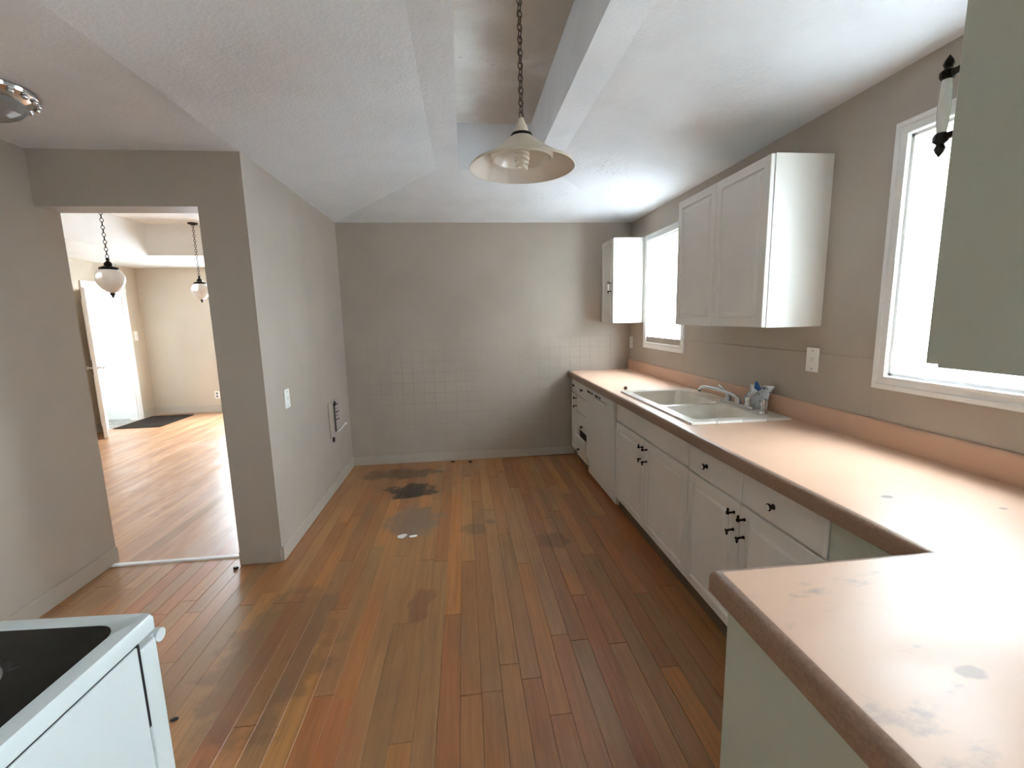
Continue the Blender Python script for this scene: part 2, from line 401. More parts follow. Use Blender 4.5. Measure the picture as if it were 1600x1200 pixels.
# ------------------------------------------------------------------ adjoining room seen through the doorway
NX1 = XL-.12
NW = [(-4.02, -2.2, .6, 2.1)]
NE = [(5.0, 7.4, .75, 2.1)]
struct('wall_far', wall_with_holes_y(YF, YF+.15, XN-.12, NX1+.15, -.05, ROOF, NW), 'wall2')
struct('wall_far_side', wall_with_holes_x(NX1, NX1+.15, YB+.15, YF, -.05, ROOF, []), 'wall2')
DY0, DY1, DZ = 6.93, 7.56, 2.0
struct('wall_entry', wall_with_holes_x(XN-.12, XN, YP, YF, -.05, ROOF, [(DY0, DY1, -.05, DZ)]), 'wall2')
struct('wall_near_side', BX(XN, XA-.12, YP, YP+WT, -.05, ROOF), 'wall2')
def simple_window_y(name, w, y, sg=1):
    x0, x1, z0, z1 = w; root = structroot(name, ((x0+x1)/2, y, z0)); bm = bmesh.new(); s = .05; xm = (x0+x1)/2
    ya, yb = sorted((y+sg*.05, y+sg*.09)); yc = (ya+yb)/2
    box(bm, x0, x0+s, ya, yb, z0, z1); box(bm, x1-s, x1, ya, yb, z0, z1); box(bm, x0+s, x1-s, ya, yb, z1-s, z1); box(bm, x0+s, x1-s, ya, yb, z0, z0+s)
    box(bm, xm-.025, xm+.025, ya, yb, z0+s, z1-s); mk('sash', bm, 'trim', root)
    for p0, p1 in ((x0+s, xm-.025), (xm+.025, x1-s)): mk('pane', BX(p0, p1, yc-.002, yc+.002, z0+s, z1-s), 'glass', root)
    portal(((x0+x1)/2, y+sg*.17, (z0+z1)/2), (0, -sg, 0), x1-x0, z1-z0)
def simple_window_x(name, w, x, sgn):
    y0, y1, z0, z1 = w; root = structroot(name, (x, (y0+y1)/2, z0)); bm = bmesh.new(); s = .05; ym = (y0+y1)/2
    xa, xb = sorted((x+sgn*.05, x+sgn*.09)); xc = (xa+xb)/2
    box(bm, xa, xb, y0, y0+s, z0, z1); box(bm, xa, xb, y1-s, y1, z0, z1); box(bm, xa, xb, y0+s, y1-s, z1-s, z1); box(bm, xa, xb, y0+s, y1-s, z0, z0+s)
    box(bm, xa, xb, ym-.025, ym+.025, z0+s, z1-s); mk('sash', bm, 'trim', root)
    for p0, p1 in ((y0+s, ym-.025), (ym+.025, y1-s)): mk('pane', BX(xc-.002, xc+.002, p0, p1, z0+s, z1-s), 'glass', root)
    portal((x+sgn*.17, ym, (z0+z1)/2), (-sgn, 0, 0), y1-y0, z1-z0)
simple_window_y('window_3', NW[0], YF)  # out-of-view window added for daylight, placed by the light edge on the floor
simple_window_x('window_4', WR, XR, 1)
# ceiling of the adjoining room with a raised tray
HN, TN = 2.40, 2.80
bm = bmesh.new(); q0 = [(XN, YP+WT), (NX1, YP+WT), (NX1, YF), (XN, YF)]; q1 = [(-4.1, 4.0), (-2.3, 4.0), (-2.3, 6.75), (-4.1, 6.55)]
for i in range(4):
    j = (i+1) % 4
    quad(bm, ((*q0[i], HN), (*q0[j], HN), (*q1[j], HN), (*q1[i], HN))); quad(bm, ((*q1[i], HN), (*q1[j], HN), (*q1[j], TN), (*q1[i], TN)))
quad(bm, [(*p, TN) for p in q1]); bmesh.ops.remove_doubles(bm, verts=bm.verts, dist=1e-4)
struct('ceiling_adjoining', bm, 'trim')
# floor of the adjoining room: pale strips, too thin from here to pick apart
floor2 = struct('floor_adjoining', BX(XN, NX1, YP+WT, YF, -.06, -.016), 'sub')
bm = bmesh.new(); cl = bm.loops.layers.float_color.new('tone')
tones2 = [(176, 130, 92), (184, 140, 102), (168, 122, 86), (180, 136, 100), (164, 120, 86)]
x = XN
while x < NX1-.001:
    x1 = min(x+.057, NX1); y = YP+.1 - rp.random() if x > XA else YP+WT-rp.random()
    lo = YP+.1 if (x >= XA and x1 <= XJ) else YP+WT
    while y < YF:
        y1 = min(y+rp.uniform(.7, 1.7), YF); ys = max(y, lo)
        if y1-ys > .02:
            n0 = len(bm.faces); box(bm, x+.0004, x1-.0004, ys+.0006, y1-.0006, -.015, 0); bm.faces.ensure_lookup_table()
            t = lin(rp.choice(tones2))
            for fc in bm.faces[n0:]:
                for lp in fc.loops: lp[cl] = t
        y = y1
    x = x1
mk('plank', bm, 'plank2', floor2, kind='stuff')
bb = .13
struct('baseboard_far', BX(XN, NX1, YF-.014, YF, 0, bb, r=.004), 'base')
bm = bmesh.new(); box(bm, XN, XN+.014, YP+WT, DY0-.09, 0, bb, r=.004); box(bm, XN, XN+.014, DY1+.09, YF-.014, 0, bb, r=.004)
struct('baseboard_entry', bm, 'base')
# entry door: casing, small vestibule, open leaf
root = structroot('trim_entry', (XN, (DY0+DY1)/2, 0))
for y0, y1 in ((DY0-.09, DY0), (DY1, DY1+.09)): mk('casing', BX(XN, XN+.02, y0, y1, 0, DZ, r=.004), 'trim', root)
mk('head_casing', BX(XN, XN+.022, DY0-.1, DY1+.1, DZ, DZ+.12, r=.004), 'trim', root)
bm = bmesh.new(); vx = -6.35
box(bm, vx, XN-.12, 7.66, 7.76, -.05, ROOF); box(bm, vx, XN-.12, 6.45, 6.55, -.05, ROOF); box(bm, vx, XN-.12, 6.55, 7.66, 2.3, 2.4)
box(bm, XN-.12, XN, DY0+.001, DY0+.014, 0, DZ-.001); box(bm, XN-.12, XN, DY1-.014, DY1-.001, 0, DZ-.001)
struct('wall_vestibule', bm, 'trim')
struct('floor_vestibule', BX(vx, XN, 6.55, 7.66, -.06, .001), 'entry')
struct('wall_porch', wall_with_holes_x(vx-.1, vx, 6.45, 7.76, -.05, ROOF, [(6.75, 7.45, 1.2, 2.1)]), 'trim')
simple_window_x('window_5', (6.75, 7.45, 1.2, 2.1), vx, -1)  # unseen window added to let daylight into the vestibule
door = structroot('door_1', (-5.21, 6.90, 0)); dl = .70
ang = math.atan2(6.33-6.90, -4.79+5.21)
bm = bmesh.new()
def ringpanel(bm, u0, u1, v0, v1, rings, mp, mat=0):
    loft(bm, [[mp(u0+i, v0+i, d), mp(u1-i, v0+i, d), mp(u1-i, v1-i, d), mp(u0+i, v1-i, d)] for i, d in rings], True, True, mat=mat)
box(bm, 0, dl, -.02, .02, .012, 1.985, r=.002)
lf = mk('leaf', bm, 'trim', door, local=True); lf.rotation_euler.z = ang
for zz in ((.15, .85), (1.05, 1.85)):
    for s in (1, -1):
        bm = bmesh.new(); ringpanel(bm, .1, dl-.1, zz[0], zz[1], [(0, -.001), (.0, .004), (.02, .010), (.04, .006)], lambda u, v, d: (u, s*(.02+d), v))
        mk('raised_panel', bm, 'trim', lf, local=True)
for s in (1, -1):
    bm = bmesh.new(); lathe(bm, [(.03, 0), (.03, .006), (.011, .012), (.011, .035), (.022, .042), (.028, .055), (.022, .068), (0, .072)], (dl-.06, s*0, .95), 14, 'y', cap0=True)
    if s < 0: bmesh.ops.scale(bm, vec=(1, -1, 1), verts=bm.verts)
    bmesh.ops.translate(bm, verts=bm.verts, vec=(0, s*.02, 0)); mk('knob', bm, 'chrome', lf, True, local=True)
for hz in (.25, 1.0, 1.75):
    bm = bmesh.new(); lathe(bm, [(.007, hz-.045), (.007, hz+.045)], (-.008, .018, 0), 10, cap0=True, cap1=True); mk('hinge', bm, 'chrome', lf, True, local=True)

# ------------------------------------------------------------------ shared cabinet hardware
def handle_mesh(L=.078):
    bm = bmesh.new(); h = L/2; o = -.030
    for s in (1, -1):
        tube(bm, [(0, 0, s*h), (-.010, 0, s*h), (-.024, 0, s*h), (o, 0, s*h)], [.0075, .0045, .0045, .006], 8, 0)
        lathe(bm, [(.0065, s*(h-.006)), (.0085, s*(h-.002)), (.0085, s*(h+.004)), (.004, s*(h+.008)), (.006, s*(h+.013)), (.0045, s*(h+.018)), (.0005, s*(h+.024))], (o, 0, 0), 8, 'z', 0, True, True)
    lathe(bm, [(.0050, -h+.005), (.0062, -h*.6), (.0070, 0), (.0062, h*.6), (.0050, h-.005)], (o, 0, 0), 10, 'z', 1, True, True)
    return bm
HANDLE = mesh_of(handle_mesh(), 'handle', ['dark_metal', 'porcelain'])
bm = bmesh.new()
lathe(bm, [(.011, 0), (.011, -.003), (.006, -.007), (.006, -.014), (.0135, -.017), (.0150, -.021), (.0135, -.025)], (0, 0, 0), 12, 'x', 0, True, True)
lathe(bm, [(.0118, -.0245), (.0112, -.028), (.007, -.0305), (.0005, -.0315)], (0, 0, 0), 12, 'x', 1, True, True)
KNOB = mesh_of(bm, 'knob', ['dark_metal', 'porcelain'])
DOOR = [(0, -.019), (0, -.003), (.003, 0), (.046, 0), (.050, -.008), (.062, -.008), (.076, -.0005)]
DRAWER = [(0, -.019), (0, -.006), (.004, -.002), (.010, 0), (.016, 0)]
def panel_x(name, x, y0, y1, z0, z1, rings, parent, mat='white_cab'):   # front facing -x; x is its front face
    bm = bmesh.new(); ringpanel(bm, y0, y1, z0, z1, rings, lambda u, v, d: (x-d, u, v)); return mk(name, bm, mat, parent)
def carcass(root, x0, x1, y0, y1, z0, z1, toe=True, mat='white_cab', opens=()):
    mk('body', BX(x0, x1, y0, y1, z0, z1), mat, root)
XF = 1.12                      # front of the base doors
XB = XF+.0205                  # front of the base carcasses
ZC0, ZC1, ZTOP = .088, .864, .91
def base_cab(label, y0, y1, name='base_cabinet', hollow=False, group=None):
    r = thing(name, label, 'cabinet', ((XB+XR)/2, (y0+y1)/2, 0), group)
    if hollow:
        bm = bmesh.new(); box(bm, XB, XR-.004, y0+.0008, y0+.018, ZC0, ZC1); box(bm, XB, XR-.004, y1-.018, y1-.0008, ZC0, ZC1)
        box(bm, XB, XR-.004, y0+.018, y1-.018, ZC0, ZC0+.018); box(bm, XB, XB+.018, y0+.018, y1-.018, .66, .70); box(bm, XB, XB+.018, y0+.018, y1-.018, .846, ZC1)
        mk('body', bm, 'white_cab', r)
    else: mk('body', BX(XB, XR-.004, y0+.0008, y1-.0008, ZC0, ZC1), 'white_cab', r)
    mk('toe_board', BX(1.152, 1.17, y0+.0008, y1-.0008, 0, ZC0), 'toe', r)
    return r
# far corner unit: drawer over door
YB2 = YB-.018
r = base_cab('narrow white base cabinet against the back wall, one drawer over one door', 4.332, YB2)
dr = panel_x('drawer_front', XF, 4.336, YB2-.004, .695, .845, DRAWER, r); inst('knob', KNOB, (XF, 4.47, .77), dr)
dd = panel_x('door', XF, 4.336, YB2-.004, .094, .688, DOOR, r); inst('handle', HANDLE, (XF, 4.372, .615), dd)
# drawer stack
r = base_cab('white four-drawer base cabinet beside the dishwasher, bottom drawer sagging open', 3.965, 4.332)
bm = bmesh.new()
for z0, z1, kz in ((.695, .845, .77), (.53, .688, None), (.355, .523, .405)):
    dr = panel_x('drawer_front', XF, 3.969, 4.328, z0, z1, DRAWER, r)
    if kz: inst('knob', KNOB, (XF, 4.15, kz), dr)
mk('drawer_gap', BX(XB-.002, XB, 3.985, 4.31, .25, .352), 'black', r)  # black sheet standing in for the shade inside the open drawer
bm = bmesh.new(); ringpanel(bm, 3.969, 4.328, 0, .222, DRAWER, lambda u, v, d: (XF-.004-d-v*.10, u, .078+v))
dr = mk('drawer_front', bm, 'white_cab', r); inst('knob', KNOB, (XF-.014, 4.22, .16), dr)
# sink base
r = base_cab('white sink base cabinet with a plain front panel over two doors', 2.085, 3.180, hollow=True)
panel_x('false_front', XF, 2.089, 3.176, .695, .848, DRAWER, r)
dA = panel_x('door', XF, 2.640, 3.176, .094, .688, DOOR, r); inst('handle', HANDLE, (XF, 2.668, .600), dA)
dB = panel_x('door', XF, 2.089, 2.634, .094, .688, DOOR, r); inst('handle', HANDLE, (XF, 2.606, .600), dB)
# double base unit towards the peninsula
r = base_cab('white base cabinet nearest the peninsula, two knobbed drawers over two doors', 1.205, 2.085)
for y0, y1, ky in ((1.652, 2.081, 1.915), (1.209, 1.646, 1.455)):
    dr = panel_x('drawer_front', XF, y0, y1, .695, .848, DRAWER, r); inst('knob', KNOB, (XF, ky, .765), dr)
dA = panel_x('door', XF, 1.652, 2.081, .094, .688, DOOR, r); inst('handle', HANDLE, (XF, 1.688, .600), dA)
dB = panel_x('door', XF, 1.209, 1.646, .094, .688, DOOR, r); inst('handle', HANDLE, (XF, 1.616, .600), dB)

# ------------------------------------------------------------------ dishwasher
r = thing('dishwasher', 'white built-in dishwasher between the drawer stack and the sink cabinet', 'dishwasher', (1.42, 3.57, 0))
mk('body', BX(1.145, 1.72, 3.186, 3.96, .02, .848), 'dish_enamel', r)
mk('door', BX(1.108, 1.143, 3.186, 3.958, .165, .712, r=.004), 'dish_enamel', r)
cp = mk('control_panel', BX(1.098, 1.143, 3.186, 3.958, .716, .838, r=.006), 'dish_enamel', r)
for y0, y1 in ((3.90, 3.78), (3.76, 3.72), (3.66, 3.56), (3.54, 3.50)):
    mk('vent_slot', BX(1.0965, 1.100, y1, y0, .797, .815), 'black', cp)
mk('button_strip', BX(1.0965, 1.100, 3.36, 3.66, .785, .792), 'grey_plastic', cp)
bm = bmesh.new(); lathe(bm, [(.0, -.02), (.014, -.018), (.017, -.004), (.020, 0)], (1.098, 3.345, .765), 14, 'x', cap1=True); mk('dial', bm, 'dish_enamel', cp, True)
mk('kick_panel', BX(1.128, 1.143, 3.19, 3.955, .022, .158, r=.002), 'dish_enamel', r)

# ------------------------------------------------------------------ countertop with sink opening, peninsula return, backsplash
CX0, PX0, PY0, PY1 = 1.076, .535, .25, .885
SX0, SX1, SY0, SY1 = 1.155, 1.715, 2.135, 3.185           # sink rim
ct = thing('countertop', 'pinkish beige laminate countertop running under the windows and out over the peninsula', 'countertop', (1.2, 2.4, .872))
z0, z1 = .872, ZTOP; e = .018
bm = bmesh.new()
box(bm, CX0+e, XR-.004, SY1-.03, YB2, z0, z1); box(bm, CX0+e, SX0+.03, SY0+.03, SY1-.03, z0, z1); box(bm, SX1-.03, XR-.004, SY0+.03, SY1-.03, z0, z1)
box(bm, CX0+e, XR-.004, PY1-e, SY0+.03, z0, z1); box(bm, PX0+e, XR-.004, PY0+e, PY1-e, z0, z1)
mk('surface', bm, 'laminate', ct)
bm = bmesh.new(); zlo = .852                                # rounded front edge swept round the L, mitred at the corners
prof = [(-.001, z1), (.004, z1), (.010, z1-.003), (.015, z1-.009), (e, z1-.018), (e, zlo+.004), (e-.004, zlo), (-.001, zlo)]
path = [((CX0+e, YB2), (-1, 0)), ((CX0+e, PY1-e), (-1, 1)), ((PX0+e, PY1-e), (-1, 1)), ((PX0+e, PY0+e), (-1, -1)), ((XR-.004, PY0+e), (0, -1))]
loft(bm, [[(c[0]+o[0]*d_, c[1]+o[1]*d_, z) for d_, z in prof] for c, o in path]); mk('edge_trim', bm, 'edge', ct, True)
bm = bmesh.new(); prof = [(0, z1), (0, 1.0), (.004, 1.010), (.010, 1.0135), (.020, 1.0135), (.020, z1)]
loft(bm, [[(XR-.004-.020+d, y, z) for d, z in prof] for y in (PY0+e, YB2)]); mk('backsplash', bm, 'laminate', ct, True)

# peninsula base
r = thing('base_cabinet', 'cream peninsula cabinet with a plain end panel under the near countertop', 'cabinet', (1.1, .56, 0))
mk('body', BX(.575, XR-.004, .285, .835, ZC0, ZC1), 'white_cab', r)
mk('end_panel', BX(.556, .5745, .283, .842, 0, .851, r=.002), 'panel', r)
mk('toe_board', BX(.60, XF, .79, .80, 0, ZC0), 'toe', r)
mk('filler_panel', BX(XF+.006, XB-.001, .86, 1.202, ZC0, .848, r=.001), 'panel', r)
bm = bmesh.new(); ringpanel(bm, .60, 1.08, .094, .84, DOOR, lambda u, v, d: (u, .856+d, v)); dn = mk('door', bm, 'white_cab', r)
inst('handle', HANDLE, (.65, .857, .76), dn, -math.pi/2)

# ------------------------------------------------------------------ sink and faucet
sk = thing('sink', 'bisque double-bowl drop-in sink with a white tiled rim', 'sink', ((SX0+SX1)/2, (SY0+SY1)/2, .91))
zt = .922
outer = rrect(SX0+.02, SX1, SY0+.02, SY1, .012, zt)
bowls = [(1.205, 1.585, 2.60, 3.115), (1.205, 1.585, 2.205, 2.565)]
bm = bmesh.new()
def loopv(pts):
    vs = [bm.verts.new(p) for p in pts]; return vs, [bm.edges.new((vs[i], vs[(i+1) % len(vs)])) for i in range(len(vs))]
vo, eo = loopv(outer); es = list(eo)
for b_ in bowls: es += loopv(rrect(*b_, .035, zt))[1]
bmesh.ops.triangle_fill(bm, use_beauty=True, use_dissolve=False, edges=es, normal=(0, 0, 1))
lo = [bm.verts.new((v.co.x, v.co.y, .9105)) for v in vo]
for i in range(len(vo)): bm.faces.new((vo[i], vo[(i+1) % len(vo)], lo[(i+1) % len(vo)], lo[i]))
mk('deck', bm, 'sink', sk)
for b_ in bowls:
    x0, x1, y0, y1 = b_; bm = bmesh.new(); rings = []
    for ins, dz, rr in ((0, 0, .035), (.004, -.006, .035), (.010, -.02, .04), (.022, -.15, .05), (.045, -.168, .06), (.08, -.172, .05)):
        rings.append(rrect(x0+ins, x1-ins, y0+ins, y1-ins, rr, zt+dz))
    loft(bm, rings, False, True); bw = mk('bowl', bm, 'sink', sk, True)
    bm = bmesh.new(); lathe(bm, [(.042, zt-.1715), (.040, zt-.168), (.030, zt-.170), (.0, zt-.171)], ((x0+x1)/2, (y0+y1)/2, 0), 18); mk('drain', bm, 'chrome', bw, True)
for k in range(4):                                            # white rim pieces, near side and front side
    a0 = SX0 + (SX1-SX0)*k/4
    bm = BX(a0+.002, a0+(SX1-SX0)/4-.002, SY0, SY0+.024, .910, .9215, r=.002); mk('rim_tile', bm, 'porcelain', sk)
for k in range(6):
    a0 = SY0+.026 + (SY1-SY0-.026)*k/6
    bm = BX(SX0, SX0+.022, a0+.001, a0+(SY1-SY0-.026)/6-.001, .910, .9215, r=.002); mk('rim_tile', bm, 'porcelain', sk)
# faucet
FX = 1.645
fc = thing('faucet', 'chrome two-handle faucet with a long low spout on the sink deck', 'faucet', (FX, 2.5, zt))
bm = bmesh.new(); loft(bm, [rrect(FX-.028, FX+.028, 2.355, 2.655, .026, zt), rrect(FX-.028, FX+.028, 2.355, 2.655, .026, zt+.010), rrect(FX-.022, FX+.022, 2.361, 2.649, .021, zt+.018)])
mk('base_plate', bm, 'chrome', fc, True)
for yy, lv in ((2.605, (-.035, .045, .052)), (2.405, (.03, -.045, .045))):
    bm = bmesh.new(); lathe(bm, [(.024, zt+.016), (.022, zt+.03), (.016, zt+.045), (.018, zt+.055), (.014, zt+.066), (.0, zt+.069)], (FX, yy, 0), 16)
    h = mk('handle', bm, 'chrome', fc, True)
    bm = bmesh.new(); tube(bm, [(FX, yy, zt+.055), (FX+lv[0]*.5, yy+lv[1]*.5, zt+.055+lv[2]*.55), (FX+lv[0], yy+lv[1], zt+.055+lv[2])], [.007, .006, .008], 8)
    mk('lever', bm, 'chrome', h, True)
bm = bmesh.new(); lathe(bm, [(.022, zt+.016), (.018, zt+.035), (.016, zt+.055), (.0, zt+.06)], (FX, 2.505, 0), 16); mk('spout_post', bm, 'chrome', fc, True)
bm = bmesh.new(); tube(bm, [(FX, 2.505, zt+.045), (FX-.01, 2.55, zt+.062), (FX-.035, 2.66, zt+.075), (FX-.06, 2.76, zt+.077), (FX-.072, 2.80, zt+.070), (FX-.075, 2.815, zt+.052)], [.013, .012, .0105, .010, .011, .012], 10)
sp = mk('spout', bm, 'chrome', fc, True)
bm = bmesh.new(); lathe(bm, [(.011, zt+.040), (.0115, zt+.056)], (FX-.0745, 2.815, 0), 10, cap0=True, cap1=True); mk('aerator', bm, 'dark_metal', sp, True)
bm = bmesh.new(); lathe(bm, [(.024, zt), (.022, zt+.012), (.013, zt+.02), (.013, zt+.04), (.016, zt+.055), (.010, zt+.075), (0, zt+.08)], (FX, 2.27, 0), 14, cap0=True)
sprayer = mk('side_sprayer', bm, 'chrome', None, True); tag(sprayer, 'chrome side sprayer standing at the near end of the faucet', 'sprayer')
# packet leaning behind the faucet
bm = bmesh.new(); g = 9; rw = random.Random(5); fr_, bk = [], []
for i in range(g+1):
    for j in range(g+1):
        u, v = i/g, j/g; y = 2.30+.20*u+.012*math.sin(v*5); z = zt+.001+.145*v*(1-.12*u); x = 1.685+.028*v+.006*math.sin(u*9+v*7)+rw.uniform(-.002, .002)
        th = .010*math.sin(math.pi*u)*math.sin(math.pi*min(1, v*1.05)) + .0008
        fr_.append(bm.verts.new((x-th, y, z))); bk.append(bm.verts.new((x+th, y, z)))
ix = lambda i, j: i*(g+1)+j
for i in range(g):
    for j in range(g):
        bm.faces.new((fr_[ix(i, j)], fr_[ix(i+1, j)], fr_[ix(i+1, j+1)], fr_[ix(i, j+1)])); bm.faces.new((bk[ix(i, j)], bk[ix(i, j+1)], bk[ix(i+1, j+1)], bk[ix(i+1, j)]))
for i in range(g):
    for e_ in (0, g):
        bm.faces.new((fr_[ix(i, e_)], fr_[ix(i+1, e_)], bk[ix(i+1, e_)], bk[ix(i, e_)])); bm.faces.new((fr_[ix(e_, i)], fr_[ix(e_, i+1)], bk[ix(e_, i+1)], bk[ix(e_, i)]))
pk = thing('plastic_packet', 'crumpled clear plastic packet with blue print leaning behind the faucet', 'packet', (1.69, 2.4, zt))
mk('film', bm, 'packet', pk, 'all')
bm = bmesh.new(); tube(bm, [(1.693, 2.375, 1.035), (1.680, 2.385, 1.052), (1.686, 2.40, 1.078)], [.012, .017, .008], 8); mk('blue_tie', bm, 'blue', pk, True)
bm = bmesh.new(); lathe(bm, [(.013, .910), (.013, .930), (.010, .934), (0, .934)], (1.235, 3.30, 0), 12, cap0=True)
cp_ = mk('bottle_cap', bm, 'toe', None, True); tag(cp_, 'tiny brown cap standing on the countertop past the sink', 'cap')

# ------------------------------------------------------------------ wall cabinets
UZ0, UZ1 = 1.405, 2.208
XU = 1.446
r = thing('wall_cabinet', 'white double-door wall cabinet between the two windows', 'cabinet', (1.6, 2.49, UZ0))
mk('body', BX(XU+.0245, XR-.001, 2.044, 2.945, UZ0, UZ1), 'white_cab', r)
panel_x('door', XU, 2.496, 2.944, UZ0+.003, UZ1-.003, DOOR, r); panel_x('door', XU, 2.046, 2.492, UZ0+.003, UZ1-.003, DOOR, r)
r = thing('wall_cabinet', 'small white single-door wall cabinet in the far corner', 'cabinet', (1.6, 4.43, UZ0))
mk('body', BX(XU+.0245, XR-.001, 4.236, YB-.004, UZ0, UZ1), 'white_cab', r)
dd = panel_x('door', XU, 4.238, YB-.006, UZ0+.003, UZ1-.003, DOOR, r); inst('handle', HANDLE, (XU, 4.295, 1.75), dd)
# hanging cabinet over the peninsula (end panel towards the room, doors towards the back wall)
HX, HY = .622, .522
r = thing('wall_cabinet', 'grey-green hanging cabinet over the peninsula at the right edge', 'cabinet', (1.2, .38, UZ0))
mk('body', BX(HX, XR-.001, .21, HY, UZ0, H+.12), 'panel', r)
for x0, x1, hx in ((HX+.003, 1.19, .646), (1.194, XR-.003, 1.72)):
    bm = bmesh.new(); ringpanel(bm, x0, x1, UZ0+.004, 2.30, DOOR, lambda u, v, d: (u, HY+.0205+d, v)); dn = mk('door', bm, 'panel', r)
    h = inst('handle', HANDLE, (hx, HY+.0205, 1.747), dn, -math.pi/2)

# ------------------------------------------------------------------ pendant lamp over the kitchen
PXc, PYc, RZ = .242, 1.75, 2.032
pl = thing('pendant_lamp', 'cream metal dome pendant lamp hanging on a brown chain in the kitchen', 'lamp', (PXc, PYc, RZ))
bm = bmesh.new()
outp = [(.196, 0), (.197, .003), (.185, .016), (.150, .034), (.118, .052), (.098, .066), (.080, .078), (.055, .098), (.042, .108), (.036, .112)]
inp = [(.034, .109), (.052, .095), (.076, .076), (.094, .064), (.114, .050), (.147, .032), (.182, .014), (.194, .0005)]
lathe(bm, [(r_, RZ+h_) for r_, h_ in outp], (PXc, PYc, 0), 48); lathe(bm, [(r_, RZ+h_) for r_, h_ in [outp[0], inp[-1]]+inp[::-1][1:]], (PXc, PYc, 0), 48, mat=1)
bmesh.ops.remove_doubles(bm, verts=bm.verts, dist=1e-4); mk('shade', bm, ['cream', 'porcelain'], pl, 'all')
bm = bmesh.new(); lathe(bm, [(.117, RZ+.0505), (.116, RZ+.036), (.111, RZ+.029), (.105, RZ+.032), (.100, RZ+.050), (.085, RZ+.062), (.030, RZ+.068)], (PXc, PYc, 0), 40); mk('reflector_ring', bm, 'porcelain', pl, True)
bm = bmesh.new(); lathe(bm, [(.040, RZ+.108), (.041, RZ+.114), (.038, RZ+.120), (.026, RZ+.122)], (PXc, PYc, 0), 24); mk('collar', bm, 'dark_metal', pl, True)
bm = bmesh.new(); lathe(bm, [(.026, RZ+.12), (.024, RZ+.135), (.020, RZ+.150), (.012, RZ+.162), (.008, RZ+.175), (0, RZ+.18)], (PXc, PYc, 0), 20); mk('cap', bm, 'cream', pl, True)
bm = bmesh.new(); lathe(bm, [(.020, RZ+.105), (.022, RZ+.075), (.018, RZ+.070)], (PXc, PYc, 0), 16, cap1=True); sock = mk('socket', bm, 'cream', pl, True)
bm = bmesh.new(); hp = []
for i in range(65):
    a_ = i/64*2*math.pi*4; rr = .024*(1-.35*(i/64)**3); hp.append((PXc+rr*math.cos(a_), PYc+rr*math.sin(a_), RZ+.068-.066*i/64))
tube(bm, hp, .0058, 7); hp2 = [(PXc-.0, PYc, RZ+.0)]
mk('spiral_bulb', bm, 'bulb', pl, True)
def chain(z0, z1, x, y, Rk=.009, r_=.0021, st=1.55):
    bm = bmesh.new(); z = z0; k = 0
    while z < z1: torus(bm, (x, y, z), Rk, r_, st, (k % 2)*math.pi/2+.4, 10, 5); z += Rk*st*2-.007; k += 1
    return bm
mk('chain', chain(RZ+.185, ZT-.03, PXc, PYc), 'chain', pl, True)
bm = bmesh.new(); tube(bm, [(PXc+.006*math.sin(i*1.3), PYc+.006*math.cos(i*1.3), RZ+.17+(ZT-.03-RZ-.17)*i/24) for i in range(25)], .0022, 6); mk('cord', bm, 'toe', pl, True)
bm = bmesh.new(); lathe(bm, [(.062, ZT), (.060, ZT-.012), (.030, ZT-.028), (.006, ZT-.034), (0, ZT-.036)], (PXc, PYc, 0), 24); mk('canopy', bm, 'chain', pl, True)

# ------------------------------------------------------------------ flush ceiling light in the alcove
cx, cy = -1.84, 2.10
fl = thing('ceiling_light', 'chrome flush ceiling light with a cut glass bowl in the alcove', 'lamp', (cx, cy, H))
bm = bmesh.new(); lathe(bm, [(.165, H), (.172, H-.008), (.168, H-.020), (.150, H-.030), (.135, H-.040), (.128, H-.046)], (cx, cy, 0), 40); mk('pan', bm, 'chrome', fl, True)
for k in range(20):
    a_ = 2*math.pi*k/20; bm = bmesh.new(); bmesh.ops.create_uvsphere(bm, u_segments=8, v_segments=6, radius=.011)
    bmesh.ops.translate(bm, verts=bm.verts, vec=(cx+.158*math.cos(a_), cy+.158*math.sin(a_), H-.030)); mk('bead', bm, 'chrome', fl, True)
bm = bmesh.new(); lathe(bm, [(.130, H-.040), (.126, H-.060), (.108, H-.082), (.075, H-.100), (.035, H-.108), (0, H-.110)], (cx, cy, 0), 16); mk('glass_bowl', bm, 'cutglass', fl)
bm = bmesh.new(); lathe(bm, [(.012, H-.106), (.014, H-.114), (.006, H-.120), (.009, H-.127), (0, H-.134)], (cx, cy, 0), 12); mk('finial', bm, 'chrome', fl, True)

